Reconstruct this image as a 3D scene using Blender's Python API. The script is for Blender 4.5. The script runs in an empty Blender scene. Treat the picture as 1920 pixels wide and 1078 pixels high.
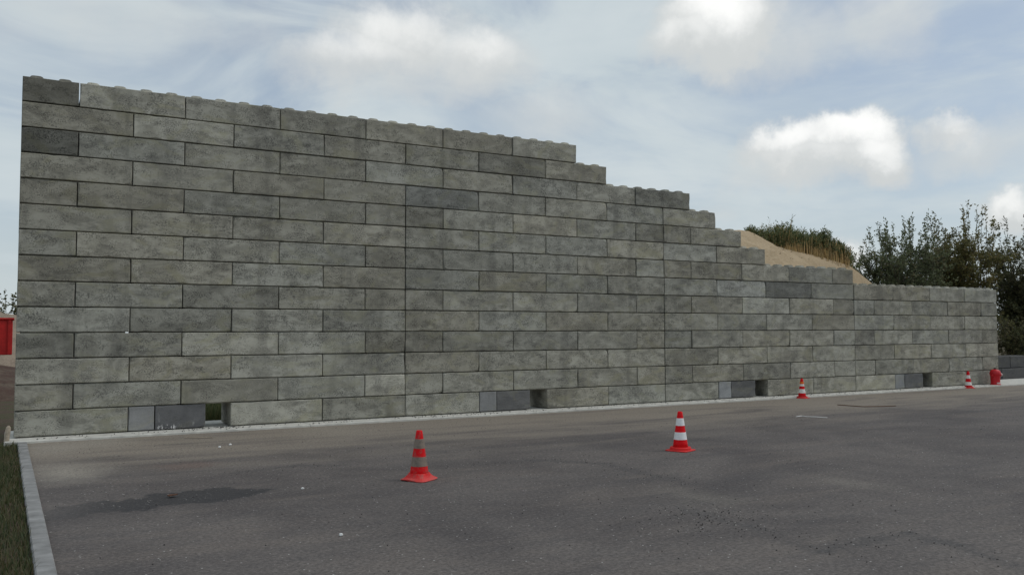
import bpy, bmesh, math, random
import numpy as np
from mathutils import Matrix, Vector
random.seed(7)
rng = np.random.default_rng(11)
S = bpy.context.scene
COL = S.collection
R = math.radians

# ------------------------------------------------------------------ camera
CAM = Vector((0.0, -15.288, 1.578)); YAW, PIT, ROL, FPX = .5211, .0522, -.0041, 1620.0
FW = Vector((math.sin(YAW)*math.cos(PIT), math.cos(YAW)*math.cos(PIT), math.sin(PIT)))
_r = Vector((math.cos(YAW), -math.sin(YAW), 0)); _u = _r.cross(FW)
RT = math.cos(ROL)*_r + math.sin(ROL)*_u; UP = -math.sin(ROL)*_r + math.cos(ROL)*_u
cd = bpy.data.cameras.new('camera'); cam = bpy.data.objects.new('camera', cd); COL.objects.link(cam)
cd.sensor_width = 36; cd.lens = FPX/1920*36; cd.clip_start = .1; cd.clip_end = 3000
M = Matrix.Identity(4)
for i in range(3):
    M[i][0] = RT[i]; M[i][1] = UP[i]; M[i][2] = -FW[i]; M[i][3] = CAM[i]
cam.matrix_world = M
S.camera = cam
def pdir(px, py): return (FW + RT*((px-960)/FPX) - UP*((py-539)/FPX))
def atz(px, py, z):                       # where a pixel's direction meets a level
    d = pdir(px, py); return CAM + d*((z-CAM.z)/d.z)
def aty(px, py, y):                       # where it meets a plane parallel to the wall
    d = pdir(px, py); return CAM + d*((y-CAM.y)/d.y)

# ------------------------------------------------------------------ light
SUN_EL, SUN_AZ = R(52), R(115)            # azimuth measured clockwise from +y (behind the wall)
sd = bpy.data.lights.new('sun', 'SUN'); sd.energy = 0.9; sd.angle = R(24); sd.color = (1, .955, .89)
so = bpy.data.objects.new('sun', sd); COL.objects.link(so)
sv = Vector((math.sin(SUN_AZ)*math.cos(SUN_EL), math.cos(SUN_AZ)*math.cos(SUN_EL), math.sin(SUN_EL)))
so.rotation_euler = sv.to_track_quat('Z', 'Y').to_euler(); so.location = (10, -10, 30)
S.view_settings.view_transform = 'Standard'; S.view_settings.look = 'None'
S.view_settings.exposure = 0.0; S.view_settings.gamma = 1; S.view_settings.use_curve_mapping = False

class NT:                                  # small node-tree helper
    def __init__(s, tree): s.t = tree; s.n = tree.nodes; s.l = tree.links
    def node(s, typ, **kw):
        n = s.n.new(typ)
        for k, v in kw.items(): setattr(n, k, v)
        return n
    def put(s, sock, v):
        if isinstance(v, bpy.types.NodeSocket): s.l.new(v, sock)
        else: sock.default_value = v
    def math(s, op, a, b=0.0, c=0.0, clamp=False):
        n = s.node('ShaderNodeMath', operation=op, use_clamp=clamp)
        for i, v in enumerate((a, b, c)): s.put(n.inputs[i], v)
        return n.outputs[0]
    def vm(s, op, a, b=(0, 0, 0), out=0):
        n = s.node('ShaderNodeVectorMath', operation=op); s.put(n.inputs[0], a)
        if op == 'SCALE': s.put(n.inputs['Scale'], b)
        else: s.put(n.inputs[1], b)
        return n.outputs['Value'] if op in ('DOT_PRODUCT', 'LENGTH', 'DISTANCE') else n.outputs[0]
    def noise(s, vec, scale, detail=3, rough=.55, dist=0., col=False):
        n = s.node('ShaderNodeTexNoise'); s.put(n.inputs['Vector'], vec); s.put(n.inputs['Scale'], scale)
        n.inputs['Detail'].default_value = detail; n.inputs['Roughness'].default_value = rough
        n.inputs['Distortion'].default_value = dist
        return n.outputs['Color' if col else 'Fac']
    def ramp(s, v, lo, hi, a=0., b=1., smooth=True):
        n = s.node('ShaderNodeMapRange'); n.interpolation_type = 'SMOOTHSTEP' if smooth else 'LINEAR'
        for k, x in zip(('Value', 'From Min', 'From Max', 'To Min', 'To Max'), (v, lo, hi, a, b)): s.put(n.inputs[k], x)
        return n.outputs[0]
    def mix(s, f, a, b, mode='MIX'):
        n = s.node('ShaderNodeMix', data_type='RGBA', blend_type=mode)
        s.put(n.inputs[0], f)
        for i, v in ((6, a), (7, b)): s.put(n.inputs[i], v if isinstance(v, bpy.types.NodeSocket) else (*v[:3], 1))
        return n.outputs[2]
    def mapping(s, v, scale=(1, 1, 1), loc=(0, 0, 0), rot=(0, 0, 0)):
        n = s.node('ShaderNodeMapping'); s.put(n.inputs[0], v)
        n.inputs['Scale'].default_value = scale; n.inputs['Location'].default_value = loc; n.inputs['Rotation'].default_value = rot
        return n.outputs[0]
    def sep(s, v):
        n = s.node('ShaderNodeSeparateXYZ'); s.put(n.inputs[0], v); return n.outputs
    def gray(s, v):
        n = s.node('ShaderNodeCombineColor')
        for i in range(3): s.put(n.inputs[i], v)
        return n.outputs[0]

# ------------------------------------------------------------------ sky
W = bpy.data.worlds.new('World'); S.world = W; W.use_nodes = True
t = NT(W.node_tree); t.n.clear()
tc = t.node('ShaderNodeTexCoord'); D = tc.outputs['Generated']
sky = t.node('ShaderNodeTexSky', sky_type='NISHITA'); sky.sun_disc = False
sky.sun_elevation = SUN_EL; sky.sun_rotation = SUN_AZ; sky.dust_density = 1.6; sky.air_density = 1.0; sky.ozone_density = 1.5
def pix_blob(px, py, a, b, w): return (pdir(px, py).normalized(), a/FPX, b/FPX, w)
blobs = [pix_blob(*q) for q in (
    (745, 80, 175, 110, .88), (670, 122, 190, 80, .74), (880, 115, 160, 88, .74), (770, 150, 290, 75, .5),
    (1350, 40, 140, 110, 1.3), (1290, 88, 110, 65, .85), (1440, 75, 210, 95, .55),
    (1480, 285, 110, 72, 1.15), (1590, 272, 120, 72, 1.35), (1645, 302, 85, 56, 1.0), (1540, 318, 210, 58, .72),
    (1785, 246, 75, 40, .75), (1830, 275, 140, 66, .5), (1655, 40, 120, 95, .48), (1010, 215, 160, 80, .42),
    (1600, 480, 44, 50, .85), (1905, 405, 58, 48, .95), (1345, 385, 55, 30, .40), (250, 30, 330, 110, .36))]
nz = t.noise(D, 9, 6, .62, col=True)
warp = t.vm('SCALE', t.vm('SUBTRACT', nz, (.5, .5, .5)), .085)
nz2 = t.noise(D, 34, 5, .6, col=True)
warp2 = t.vm('SCALE', t.vm('SUBTRACT', nz2, (.5, .5, .5)), .022)
DW = t.vm('ADD', D, t.vm('ADD', warp, warp2))
dens, tops = None, None
for c, a, b, w in blobs:
    az = math.atan2(c.x, c.y); e1 = Vector((math.cos(az), -math.sin(az), 0)); e2 = e1.cross(-c).normalized()
    if e2.z < 0: e2 = -e2
    n = t.node('ShaderNodeMapping', vector_type='TEXTURE'); t.put(n.inputs[0], DW)
    n.inputs['Location'].default_value = c; n.inputs['Scale'].default_value = (a, b, .25)
    n.inputs['Rotation'].default_value = Matrix((e1, e2, e1.cross(e2))).transposed().to_euler()
    q = n.outputs[0]
    v = t.math('MULTIPLY', t.math('SUBTRACT', 1.0, t.vm('DOT_PRODUCT', q, q), clamp=True), w)
    s_ = t.math('MULTIPLY', v, t.math('MULTIPLY_ADD', t.sep(q)[1], .62, .42))
    dens = v if dens is None else t.math('MAXIMUM', dens, v)
    tops = s_ if tops is None else t.math('MAXIMUM', tops, s_)
fb = t.noise(D, 15, 6, .58)
dz = t.sep(D)[2]
# the same cumulus carries on over the rest of the sky
gen = t.ramp(t.noise(t.mapping(DW, (1., 1., 2.2)), 3.4, 3, .5), .50, .74, 0., 1.1)
gen = t.math('MULTIPLY', gen, t.ramp(t.vm('DOT_PRODUCT', D, tuple(FW)), .78, .66))
dens = t.math('MAXIMUM', dens, gen); tops = t.math('MAXIMUM', tops, t.math('MULTIPLY', gen, .6))
dm = t.math('MULTIPLY_ADD', t.math('SUBTRACT', fb, .5), .55, dens)
cmask = t.math('MULTIPLY', t.ramp(dm, .0, .85), t.ramp(dens, .0, .22))
veil_v = t.mapping(D, (2.2, 2.2, 6.5))
veil = t.ramp(t.noise(veil_v, 1.5, 6, .56, .6), .34, .64, .42, .97)
veil = t.math('MAXIMUM', veil, t.ramp(dz, -.02, .34, .92, .0))
skyc = t.mix(1., sky.outputs[0], (.105, .105, .107), 'MULTIPLY')
veilc = t.mix(t.noise(veil_v, 2.6, 4), (.50, .585, .63), (.68, .735, .75))
c1 = t.mix(veil, skyc, veilc)
lit = t.ramp(t.math('MULTIPLY_ADD', t.math('SUBTRACT', fb, .5), .40, tops), .16, .78)
cloudc = t.mix(lit, (.63, .655, .655), (1.06, 1.06, 1.04))
c2 = t.mix(t.math('MULTIPLY', cmask, .95), c1, cloudc)
bg = t.node('ShaderNodeBackground'); t.put(bg.inputs[0], c2); bg.inputs[1].default_value = 1.0
wo = t.node('ShaderNodeOutputWorld'); t.l.new(bg.outputs[0], wo.inputs[0])
W.cycles.sampling_method = 'MANUAL'; W.cycles.sample_map_resolution = 512

# ------------------------------------------------------------------ materials
def new_mat(name):
    m = bpy.data.materials.new(name); m.use_nodes = True; t = NT(m.node_tree); t.n.clear()
    b = t.node('ShaderNodeBsdfPrincipled'); o = t.node('ShaderNodeOutputMaterial'); t.l.new(b.outputs[0], o.inputs[0])
    b.inputs['Specular IOR Level'].default_value = .25
    return m, t, b
def bump(t, b, h, strength, dist=.01):
    n = t.node('ShaderNodeBump'); n.inputs['Strength'].default_value = strength; n.inputs['Distance'].default_value = dist
    t.put(n.inputs['Height'], h); t.l.new(n.outputs[0], b.inputs['Normal'])
def plain(name, col, rough=.7, var=.25, scale=12., bmp=0., obj=True, spec=.25):
    m, t, b = new_mat(name); tc = t.node('ShaderNodeTexCoord'); v = tc.outputs['Object']
    n1 = t.noise(v, scale, 4, .6)
    f = t.ramp(n1, .3, .7, 1-var, 1+var, False)
    t.put(b.inputs['Base Color'], t.mix(1., col, t.gray(f), 'MULTIPLY')); b.inputs['Roughness'].default_value = rough
    b.inputs['Specular IOR Level'].default_value = spec
    if bmp: bump(t, b, t.noise(v, scale*4, 4, .6), bmp)
    return m

def concrete(name, base=(.280, .270, .226), light=(.445, .431, .366), dark=(.110, .107, .095), splash=False, grain=1.):
    m, t, b = new_mat(name)
    tc = t.node('ShaderNodeTexCoord'); oi = t.node('ShaderNodeObjectInfo')
    v0 = tc.outputs['Object']
    off = t.vm('SCALE', (37.1, 11.3, 23.7), oi.outputs['Random'])
    v = t.vm('ADD', v0, off)
    n1 = t.noise(t.mapping(v, (.9, 1., 1.6)), 2.0, 8, .68, .7)       # cloudy curing marks, grainy down to the pore
    n2 = t.noise(t.mapping(v, (.7, 1., 1.7)), 3.4, 9, .74, .3)
    n3 = t.noise(v, 48, 4, .75)                                      # sand grain
    n4 = t.noise(t.mapping(v, (.8, 1., 1.5)), 5, 6, .68)
    c = t.mix(t.ramp(n1, .40, .62, 0., .88), base, light)
    c = t.mix(t.math('MULTIPLY', t.ramp(n2, .50, .65), .58), c, dark)
    spk = t.math('MULTIPLY', t.ramp(n3, .46, .60), t.ramp(n4, .40, .60))
    c = t.mix(t.math('MULTIPLY', spk, .85*grain), c, tuple(q*.8 for q in dark))
    c = t.mix(t.math('MULTIPLY', t.ramp(n3, .47, .30), .45*grain), c, light)
    x, y, z = t.sep(v0)
    # yellowish algae film, in soft arcs
    al = t.math('MULTIPLY', t.ramp(t.noise(t.mapping(v, (1., 1., 1.7)), 1.3, 4, .6, 1.8), .50, .68), .5*grain)
    c = t.mix(al, c, (.33, .315, .215))
    # splashes of lime near some edges
    fl = t.math('MULTIPLY', t.ramp(t.noise(t.mapping(v, (3., 1., 1.)), 9, 3, .7), .70, .74), t.ramp(z, .12, .03))
    c = t.mix(t.math('MULTIPLY', fl, .5), c, (.62, .62, .6))
    if splash:
        mk = t.math('MULTIPLY', t.ramp(z, .115, .03), t.math('MULTIPLY', t.ramp(x, -.37, -.33), t.ramp(x, .10, -.10)))
        w = t.math('MULTIPLY', t.ramp(t.noise(t.mapping(v0, (1., 1., .45)), 26, 3, .6), .52, .60), mk)
        c = t.mix(w, c, (.8, .8, .8))
        c = t.mix(t.math('MULTIPLY', t.ramp(t.noise(t.mapping(v0, (1., 1., .4)), 8, 4, .7), .60, .74), .5), c, (.42, .42, .42))
    gp = t.node('ShaderNodeNewGeometry').outputs['Position']          # rain stains that run over several courses
    ws = t.noise(t.mapping(gp, (1.5, 1., .22)), 1.5, 6, .62, .3)
    c = t.mix(t.math('MULTIPLY', t.ramp(ws, .50, .68), .38), c, dark)
    c = t.mix(t.math('MULTIPLY', t.ramp(t.noise(t.mapping(gp, (.5, 1., .7)), .9, 4, .6), .48, .66), .22), c, light)
    c = t.mix(1., c, oi.outputs['Color'], 'MULTIPLY')
    t.put(b.inputs['Base Color'], c); b.inputs['Roughness'].default_value = .92
    b.inputs['Specular IOR Level'].default_value = .15
    bump(t, b, t.math('ADD', n3, t.math('MULTIPLY', n4, 1.2)), .32, .006)
    return m
m_block = concrete('block_concrete')
m_smooth = concrete('smooth_concrete', (.245, .248, .248), (.31, .313, .312), (.18, .182, .182), grain=.5)
m_darkc = concrete('dark_concrete', (.150, .150, .150), (.20, .20, .198), (.10, .10, .10), grain=.5)
m_splash = concrete('splashed_dark_concrete', (.145, .147, .152), (.18, .182, .186), (.10, .10, .105), splash=True, grain=.4)
m_foot = plain('footing_concrete', (.54, .53, .485), .9, .18, 6, .15)
m_kerb = plain('kerb_concrete', (.24, .24, .235), .9, .3, 5, .4)

# asphalt ------------------------------------------------------------
def seg_dist(t, v, a, b):
    ab = (b[0]-a[0], b[1]-a[1], 0); L2 = ab[0]**2+ab[1]**2
    q = t.vm('SUBTRACT', v, (a[0], a[1], 0)); h = t.math('DIVIDE', t.vm('DOT_PRODUCT', q, ab), L2, clamp=True)
    return t.vm('LENGTH', t.vm('SUBTRACT', q, t.vm('SCALE', ab, h)))
m_asph, t, b = new_mat('asphalt')
tc = t.node('ShaderNodeTexCoord'); v0 = t.vm('MULTIPLY', tc.outputs['Object'], (1, 1, 0))
nf = t.noise(v0, 30, 4, .85); nm = t.noise(v0, 9, 5, .65); nl = t.noise(v0, .55, 5, .6, .6)
nw = t.vm('SCALE', t.vm('SUBTRACT', t.noise(v0, 2.4, 5, .65, col=True), (.5, .5, .5)), .75)
nw2 = t.vm('SCALE', t.vm('SUBTRACT', t.noise(v0, 11, 4, .7, col=True), (.5, .5, .5)), .30)
vw = t.vm('MULTIPLY', t.vm('ADD', v0, t.vm('ADD', nw, nw2)), (1, 1, 0))
c = t.mix(t.ramp(nl, .32, .68), (.095, .084, .081), (.152, .135, .125))
c = t.mix(t.math('MULTIPLY', t.ramp(nm, .42, .66), .35), c, (.082, .077, .077))
ns = t.noise(t.mapping(v0, (.35, 1.6, 1), rot=(0, 0, R(-12))), 1.1, 5, .62, .4)    # swept streaks
c = t.mix(t.math('MULTIPLY', t.ramp(ns, .48, .70), .40), c, (.185, .158, .138))
c = t.mix(t.math('MULTIPLY', t.ramp(ns, .48, .30), .38), c, (.078, .073, .075))
x, y, z = t.sep(v0)
nd = t.noise(t.mapping(v0, (.22, 1.1, 1)), 1.6, 5, .6, .5)
dust = t.math('MULTIPLY', t.ramp(t.math('MULTIPLY_ADD', t.math('SUBTRACT', nd, .5), 5.5, y), -5.2, -1.2), t.ramp(nd, .28, .52, .45, 1.))
c = t.mix(t.math('MULTIPLY', dust, .92), c, (.285, .248, .202))
# pale sand washed out on the corner by the kerb
for (px, py, ra, w) in ((125, 886, 1.0, .75), (110, 838, .9, .7), (190, 828, 1.0, .7), (620, 805, 1.4, .35), (1310, 930, .7, .25), (1600, 905, .6, .2)):
    p = atz(px, py, -.04)
    d = t.vm('LENGTH', t.vm('MULTIPLY', t.vm('SUBTRACT', vw, (p.x, p.y, 0)), (1., .55, 0)))
    c = t.mix(t.math('MULTIPLY', t.ramp(d, ra*.7, .0), w), c, (.34, .31, .26))
# damp oil-dark stain running in from the kerb
st = [atz(*q, -.04) for q in ((75, 968), (190, 950), (300, 938), (400, 926), (455, 921))]
wd = (.30, .36, .40, .26)
sm = None
for k in range(4):
    d = seg_dist(t, vw, st[k], st[k+1]); f = t.ramp(d, wd[k]*1.05, wd[k]*.8)
    sm = f if sm is None else t.math('MAXIMUM', sm, f)
c = t.mix(t.math('MULTIPLY', sm, t.ramp(x, .2, 1.1, .35, .85)), c, (.034, .034, .037))
# worn seams of the surfacing
seams = [[(1130, 868), (1230, 893), (1330, 915)], [(1290, 955), (1400, 985), (1540, 1032), (1640, 1010), (1700, 998)], [(1700, 1000), (1800, 1022), (1900, 1058)],
         [(820, 878), (1000, 862), (1110, 868)], [(430, 888), (560, 872), (640, 872)]]
for sp in seams:
    pts = [atz(*q, -.04) for q in sp]
    for k in range(len(pts)-1):
        d = seg_dist(t, t.vm('ADD', v0, t.vm('SCALE', nw, .35)), pts[k], pts[k+1])
        f = t.math('MULTIPLY', t.ramp(d, .16, .0), t.math('MULTIPLY', t.ramp(nm, .3, .6, .15, .65), t.ramp(nl, .38, .58, .25, 1.)))
        c = t.mix(f, c, (.075, .072, .072))
p = atz(345, 873, -.04); d = t.vm('LENGTH', t.vm('SUBTRACT', vw, (p.x, p.y, 0)))
c = t.mix(t.math('MULTIPLY', t.ramp(d, .55, .1), .35), c, (.16, .09, .075))
vo = t.node('ShaderNodeTexVoronoi'); t.put(vo.inputs['Vector'], v0); vo.inputs['Scale'].default_value = 45
c = t.mix(t.math('MULTIPLY', t.ramp(nf, .46, .62), .55), c, (.048, .045, .045))
c = t.mix(t.math('MULTIPLY', t.ramp(nf, .46, .32), .50), c, (.27, .252, .24))
vc = t.node('ShaderNodeSeparateColor'); t.l.new(vo.outputs['Color'], vc.inputs[0])
sp_ = t.math('MULTIPLY', t.math('GREATER_THAN', vc.outputs[0], .987), t.ramp(vo.outputs['Distance'], .42, .2))
c = t.mix(sp_, c, (.42, .41, .39))
t.put(b.inputs['Base Color'], c)
t.put(b.inputs['Roughness'], t.math('MULTIPLY_ADD', sm, -.25, .92)); b.inputs['Specular IOR Level'].default_value = .2
bump(t, b, t.math('ADD', nf, t.math('MULTIPLY', nm, .8)), .45, .008)

def ground_mat(name, a, bcol, cc, sc=1.):
    m, t, b = new_mat(name); v = t.node('ShaderNodeTexCoord').outputs['Object']
    n1 = t.noise(v, 1.3*sc, 5, .6); n2 = t.noise(v, 14*sc, 5, .7)
    c = t.mix(t.ramp(n1, .4, .62), a, bcol); c = t.mix(t.math('MULTIPLY', t.ramp(n2, .42, .66), .7), c, cc)
    t.put(b.inputs['Base Color'], c); b.inputs['Roughness'].default_value = .95; b.inputs['Specular IOR Level'].default_value = .1
    bump(t, b, n2, .6, .03); return m
m_soil = ground_mat('soil', (.075, .055, .040), (.060, .062, .030), (.11, .085, .060))
m_earth = ground_mat('reddish_earth', (.085, .052, .040), (.13, .10, .075), (.05, .034, .028))
m_sand = ground_mat('sand', (.42, .325, .212), (.34, .26, .165), (.46, .37, .25), .8)
m_heap = ground_mat('gravelly_sand', (.27, .215, .165), (.20, .16, .125), (.33, .28, .22), 1.2)

def leaf_mat(name, cols, trans=.42):
    m = bpy.data.materials.new(name); m.use_nodes = True; t = NT(m.node_tree); t.n.clear()
    at = t.node('ShaderNodeAttribute'); at.attribute_name = 'tint'
    r = t.node('ShaderNodeValToRGB'); t.l.new(at.outputs['Fac'], r.inputs[0])
    el = r.color_ramp.elements
    while len(el) < len(cols): el.new(.5)
    for i, c in enumerate(cols): el[i].position = i/(len(cols)-1); el[i].color = (*[min(1, q*1.15) for q in c], 1)
    d = t.node('ShaderNodeBsdfPrincipled'); d.inputs['Roughness'].default_value = .55; d.inputs['Specular IOR Level'].default_value = .3
    t.l.new(r.outputs[0], d.inputs['Base Color'])
    tr = t.node('ShaderNodeBsdfTranslucent'); t.l.new(r.outputs[0], tr.inputs[0])
    mx = t.node('ShaderNodeMixShader'); mx.inputs[0].default_value = trans
    t.l.new(d.outputs[0], mx.inputs[1]); t.l.new(tr.outputs[0], mx.inputs[2])
    o = t.node('ShaderNodeOutputMaterial'); t.l.new(mx.outputs[0], o.inputs[0]); return m
m_leafA = leaf_mat('willow_leaf', [(.065, .080, .042), (.115, .138, .068), (.165, .185, .105), (.19, .165, .09)])
m_leafB = leaf_mat('olive_leaf', [(.08, .08, .03), (.135, .132, .048), (.18, .16, .06), (.20, .14, .055)])
m_leafD = leaf_mat('dark_leaf', [(.045, .052, .026), (.082, .090, .040), (.125, .122, .055), (.17, .145, .078)])
m_leafR = leaf_mat('brown_leaf', [(.06, .03, .022), (.09, .055, .035), (.06, .055, .03), (.10, .06, .04)])
m_herb = leaf_mat('herb_leaf', [(.07, .095, .040), (.11, .14, .058), (.15, .17, .08), (.21, .19, .09)])
m_straw = leaf_mat('straw', [(.42, .28, .11), (.55, .38, .16), (.46, .33, .16), (.30, .23, .10)], .15)
m_grass = leaf_mat('grass_blade', [(.030, .045, .018), (.050, .068, .025), (.080, .085, .035), (.12, .095, .05)])
m_bark = plain('bark', (.075, .062, .050), .9, .3, 20, .4)

# ------------------------------------------------------------------ object helpers
def link(o, parent=None):
    COL.objects.link(o)
    if parent: o.parent = parent
    return o
def tag(o, label=None, cat=None, group=None, kind=None):
    for k, v in (('label', label), ('category', cat), ('group', group), ('kind', kind)):
        if v: o[k] = v
    return o
def empty(name, loc=(0, 0, 0), rz=0.):
    o = bpy.data.objects.new(name, None); o.empty_display_size = .2; link(o); o.location = loc; o.rotation_euler[2] = rz; return o
def ob(name, me, mat=None, parent=None, loc=(0, 0, 0), smooth=False):
    if isinstance(me, bmesh.types.BMesh):
        bm = me; me = bpy.data.meshes.new(name); bm.normal_update(); bm.to_mesh(me); bm.free()
    if mat is not None and not me.materials: me.materials.append(mat)
    if smooth: me.shade_smooth()
    o = bpy.data.objects.new(name, me); link(o, parent); o.location = loc; return o
def add_box(bm, x0, x1, y0, y1, z0, z1, bev=0., seg=1):
    r = bmesh.ops.create_cube(bm, size=1)
    for v in r['verts']:
        v.co = Vector(((x0+x1)/2+v.co.x*(x1-x0), (y0+y1)/2+v.co.y*(y1-y0), (z0+z1)/2+v.co.z*(z1-z0)))
    if bev:
        es = list({e for v in r['verts'] for e in v.link_edges})
        bmesh.ops.bevel(bm, geom=es, offset=bev, segments=seg, affect='EDGES', profile=.5)
def lathe(bm, prof, n=28, sq=None, cap=True):
    """prof: list of (radius, z, squareness 0..1)"""
    rings = []
    for r, z, q in prof:
        ring = []
        for k in range(n):
            a = 2*math.pi*k/n; ca, sa = math.cos(a), math.sin(a)
            s = 1.0
            if q > 0:
                p = 2+q*8; s = (abs(ca)**p+abs(sa)**p)**(-1/p)
            ring.append(bm.verts.new((r*s*ca, r*s*sa, z)))
        rings.append(ring)
    for A, B in zip(rings, rings[1:]):
        for k in range(n): bm.faces.new((A[k], A[(k+1) % n], B[(k+1) % n], B[k]))
    if cap:
        bm.faces.new(rings[0][::-1]); bm.faces.new(rings[-1])
    return rings
def arr_mesh(name, V, F, tint=None, mat=None):
    V = np.asarray(V, np.float32); F = np.asarray(F, np.int32); n = F.shape[1]
    me = bpy.data.meshes.new(name); me.vertices.add(len(V)); me.vertices.foreach_set('co', V.ravel())
    me.loops.add(F.size); me.loops.foreach_set('vertex_index', F.ravel())
    me.polygons.add(len(F)); me.polygons.foreach_set('loop_start', np.arange(0, F.size, n, dtype=np.int32))
    me.update(calc_edges=True)
    if tint is not None:
        a = me.attributes.new('tint', 'FLOAT', 'POINT'); a.data.foreach_set('value', np.asarray(tint, np.float32))
    if mat is not None: me.materials.append(mat)
    return me
def leaves(P, L, Wd, dirs=None, flat=.0):
    """diamond leaves at points P"""
    n = len(P)
    d = rng.normal(size=(n, 3)) if dirs is None else dirs + rng.normal(size=(n, 3))*.45
    d /= np.linalg.norm(d, axis=1)[:, None]
    s = np.cross(d, rng.normal(size=(n, 3))); s /= np.linalg.norm(s, axis=1)[:, None]
    nn = np.cross(d, s)
    l = (L*rng.uniform(.65, 1.25, n))[:, None]; w = (Wd*rng.uniform(.7, 1.2, n))[:, None]
    bend = nn*l*.12
    V = np.stack([P, P+d*l*.45+s*w*.5+bend, P+d*l, P+d*l*.45-s*w*.5+bend], 1).reshape(-1, 3)
    F = np.arange(n*4).reshape(n, 4)
    return V, F
def tubes(paths, rads, n=5):
    V, F = [], []
    base = 0
    for p, r in zip(paths, rads):
        p = np.asarray(p); m = len(p)
        tg = np.gradient(p, axis=0); tg /= np.linalg.norm(tg, axis=1)[:, None]+1e-9
        ref = np.where(np.abs(tg[:, 2:3]) > .9, np.array([[1., 0, 0]]), np.array([[0, 0, 1.]]))
        a = np.cross(tg, ref); a /= np.linalg.norm(a, axis=1)[:, None]+1e-9; b_ = np.cross(tg, a)
        ang = np.linspace(0, 2*np.pi, n, endpoint=False)
        ring = p[:, None]+np.asarray(r)[:, None, None]*(np.cos(ang)[None, :, None]*a[:, None]+np.sin(ang)[None, :, None]*b_[:, None])
        V.append(ring.reshape(-1, 3))
        i = np.arange(m-1)[:, None]*n+np.arange(n)[None]; j = np.arange(m-1)[:, None]*n+(np.arange(n)[None]+1) % n
        F.append((np.stack([i, j, j+n, i+n], -1)+base).reshape(-1, 4)); base += m*n
    return np.concatenate(V), np.concatenate(F)

# ------------------------------------------------------------------ ground
GZ = -.04
def sheet(name, x0, x1, y0, y1, z, mat, nx=1, ny=1, amp=0.):
    xs = np.linspace(x0, x1, nx+1); ys = np.linspace(y0, y1, ny+1); X, Y = np.meshgrid(xs, ys)
    Z = np.full_like(X, z)+amp*(np.sin(X*.9+1.3*np.sin(Y*.7))*np.sin(Y*1.1+X*.31)+.5*np.sin(X*2.3+Y*1.7))
    i = np.arange(ny)[:, None]*(nx+1)+np.arange(nx)[None]
    F = np.stack([i, i+1, i+nx+2, i+nx+1], -1).reshape(-1, 4)
    me = arr_mesh(name, np.stack([X, Y, Z], -1).reshape(-1, 3), F, mat=mat); me.shade_smooth()
    o = bpy.data.objects.new(name, me); link(o); return o
tag(sheet('ground', -700, 900, -500, 1100, -.09, m_soil), kind='structure')
KX0 = lambda y: .16-.0125*(y+8.7)*-1*-1 if False else .055+(-.4-y)*.0115      # outer side of the kerb
asph = sheet('asphalt_yard', 0, 1, 0, 1, GZ, m_asph, 60, 44, .0035)
co = np.empty(len(asph.data.vertices)*3, np.float32); asph.data.vertices.foreach_get('co', co); co = co.reshape(-1, 3)
yy = -46+co[:, 1]*(46-.42); co[:, 0] = (.055+(-.4-yy)*.0115+.13) + co[:, 0]*(64-.2); co[:, 1] = yy
co[:, 2] = GZ+.0035*(np.sin(co[:, 0]*.9+1.3*np.sin(yy*.7))*np.sin(yy*1.1))*np.clip((-.8-yy), 0, 1)
asph.data.vertices.foreach_set('co', co.ravel()); asph.data.update(); tag(asph, kind='structure')

# footing strip under and in front of the wall
ft = empty('footing', (0, 0, 0)); tag(ft, 'pale concrete footing strip running along the foot of the grey block wall', 'footing')
for k in range(8):
    bm = bmesh.new(); a = -.12+k*4.6; add_box(bm, a+.002, a+4.598, -.42, 1.25, -.16, -.001, .012)
    ob('footing_slab', bm, m_foot, ft)

# ------------------------------------------------------------------ the block wall
def xm(u): return float(np.interp(u, (0, 8, 16, 24, 32), (0, 6.432, 12.765, 19.19, 25.6)))
SPEC = {}
rows = {}
def seq(a, b, start_half):
    out = []; u = a
    if start_half: out.append((u, u+1)); u += 1
    while u+2 <= b: out.append((u, u+2)); u += 2
    if u < b: out.append((u, b))
    return out
for r in range(2, 15):
    half = (r % 2 == 0)
    if r <= 7:   secs = [(0, 8), (8, 16), (16, 24), (24, 32)]
    elif r <= 10: secs = [(0, 8), (8, 16), (16, {8: 24, 9: 20, 10: 19}[r])]
    else:        secs = [(0, {11: 18, 12: 17, 13: 14, 14: 13}[r])]
    rows[r] = [q for s in secs for q in seq(*s, half)]
rows[1] = []
for a in (0, 8, 16, 24):
    rows[1] += [(a, a+2), (a+2, a+2.5), (a+2.5, a+3.5), (a+4, a+6), (a+6, a+8)]
TINT = {(14, 0): .58, (12, 0): .55, (10, 0): .8, (8, 0): .85, (11, 8): .80, (8, 7): .70, (8, 8): .82, (4, 8): .74, (4, 7): .86, (10, 7): .8, (10, 8): .84,
        (2, 7): 1.18, (7, 18): 1.22, (7, 20): .74, (6, 19): 1.2, (6, 21): 1.15, (8, 15): 1.0, (12, 15): .76, (14, 1): 1.12, (13, 2): 1.14, (12, 5): 1.12,
        (13, 8): .98, (8, 1): 1.14, (8, 3): 1.15, (3, 4): 1.18, (3, 6): 1.12, (4, 3): 1.1, (2, 11): 1.14, (13, 10): .88, (5, 26): .95, (4, 24): .72, (4, 29): .84, (4, 31): .84,
        (8, 23): .86, (2, 0): .92, (4, 21): 1.16, (9, 4): .84, (14, 5): .9, (6, 23): .84, (4, 1): .88, (8, 21): .88}
SMOOTHB = {(1, a+2) for a in (0, 8, 16, 24)}
DARKB = {(1, a+2.5) for a in (0, 8, 16, 24)}
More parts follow.
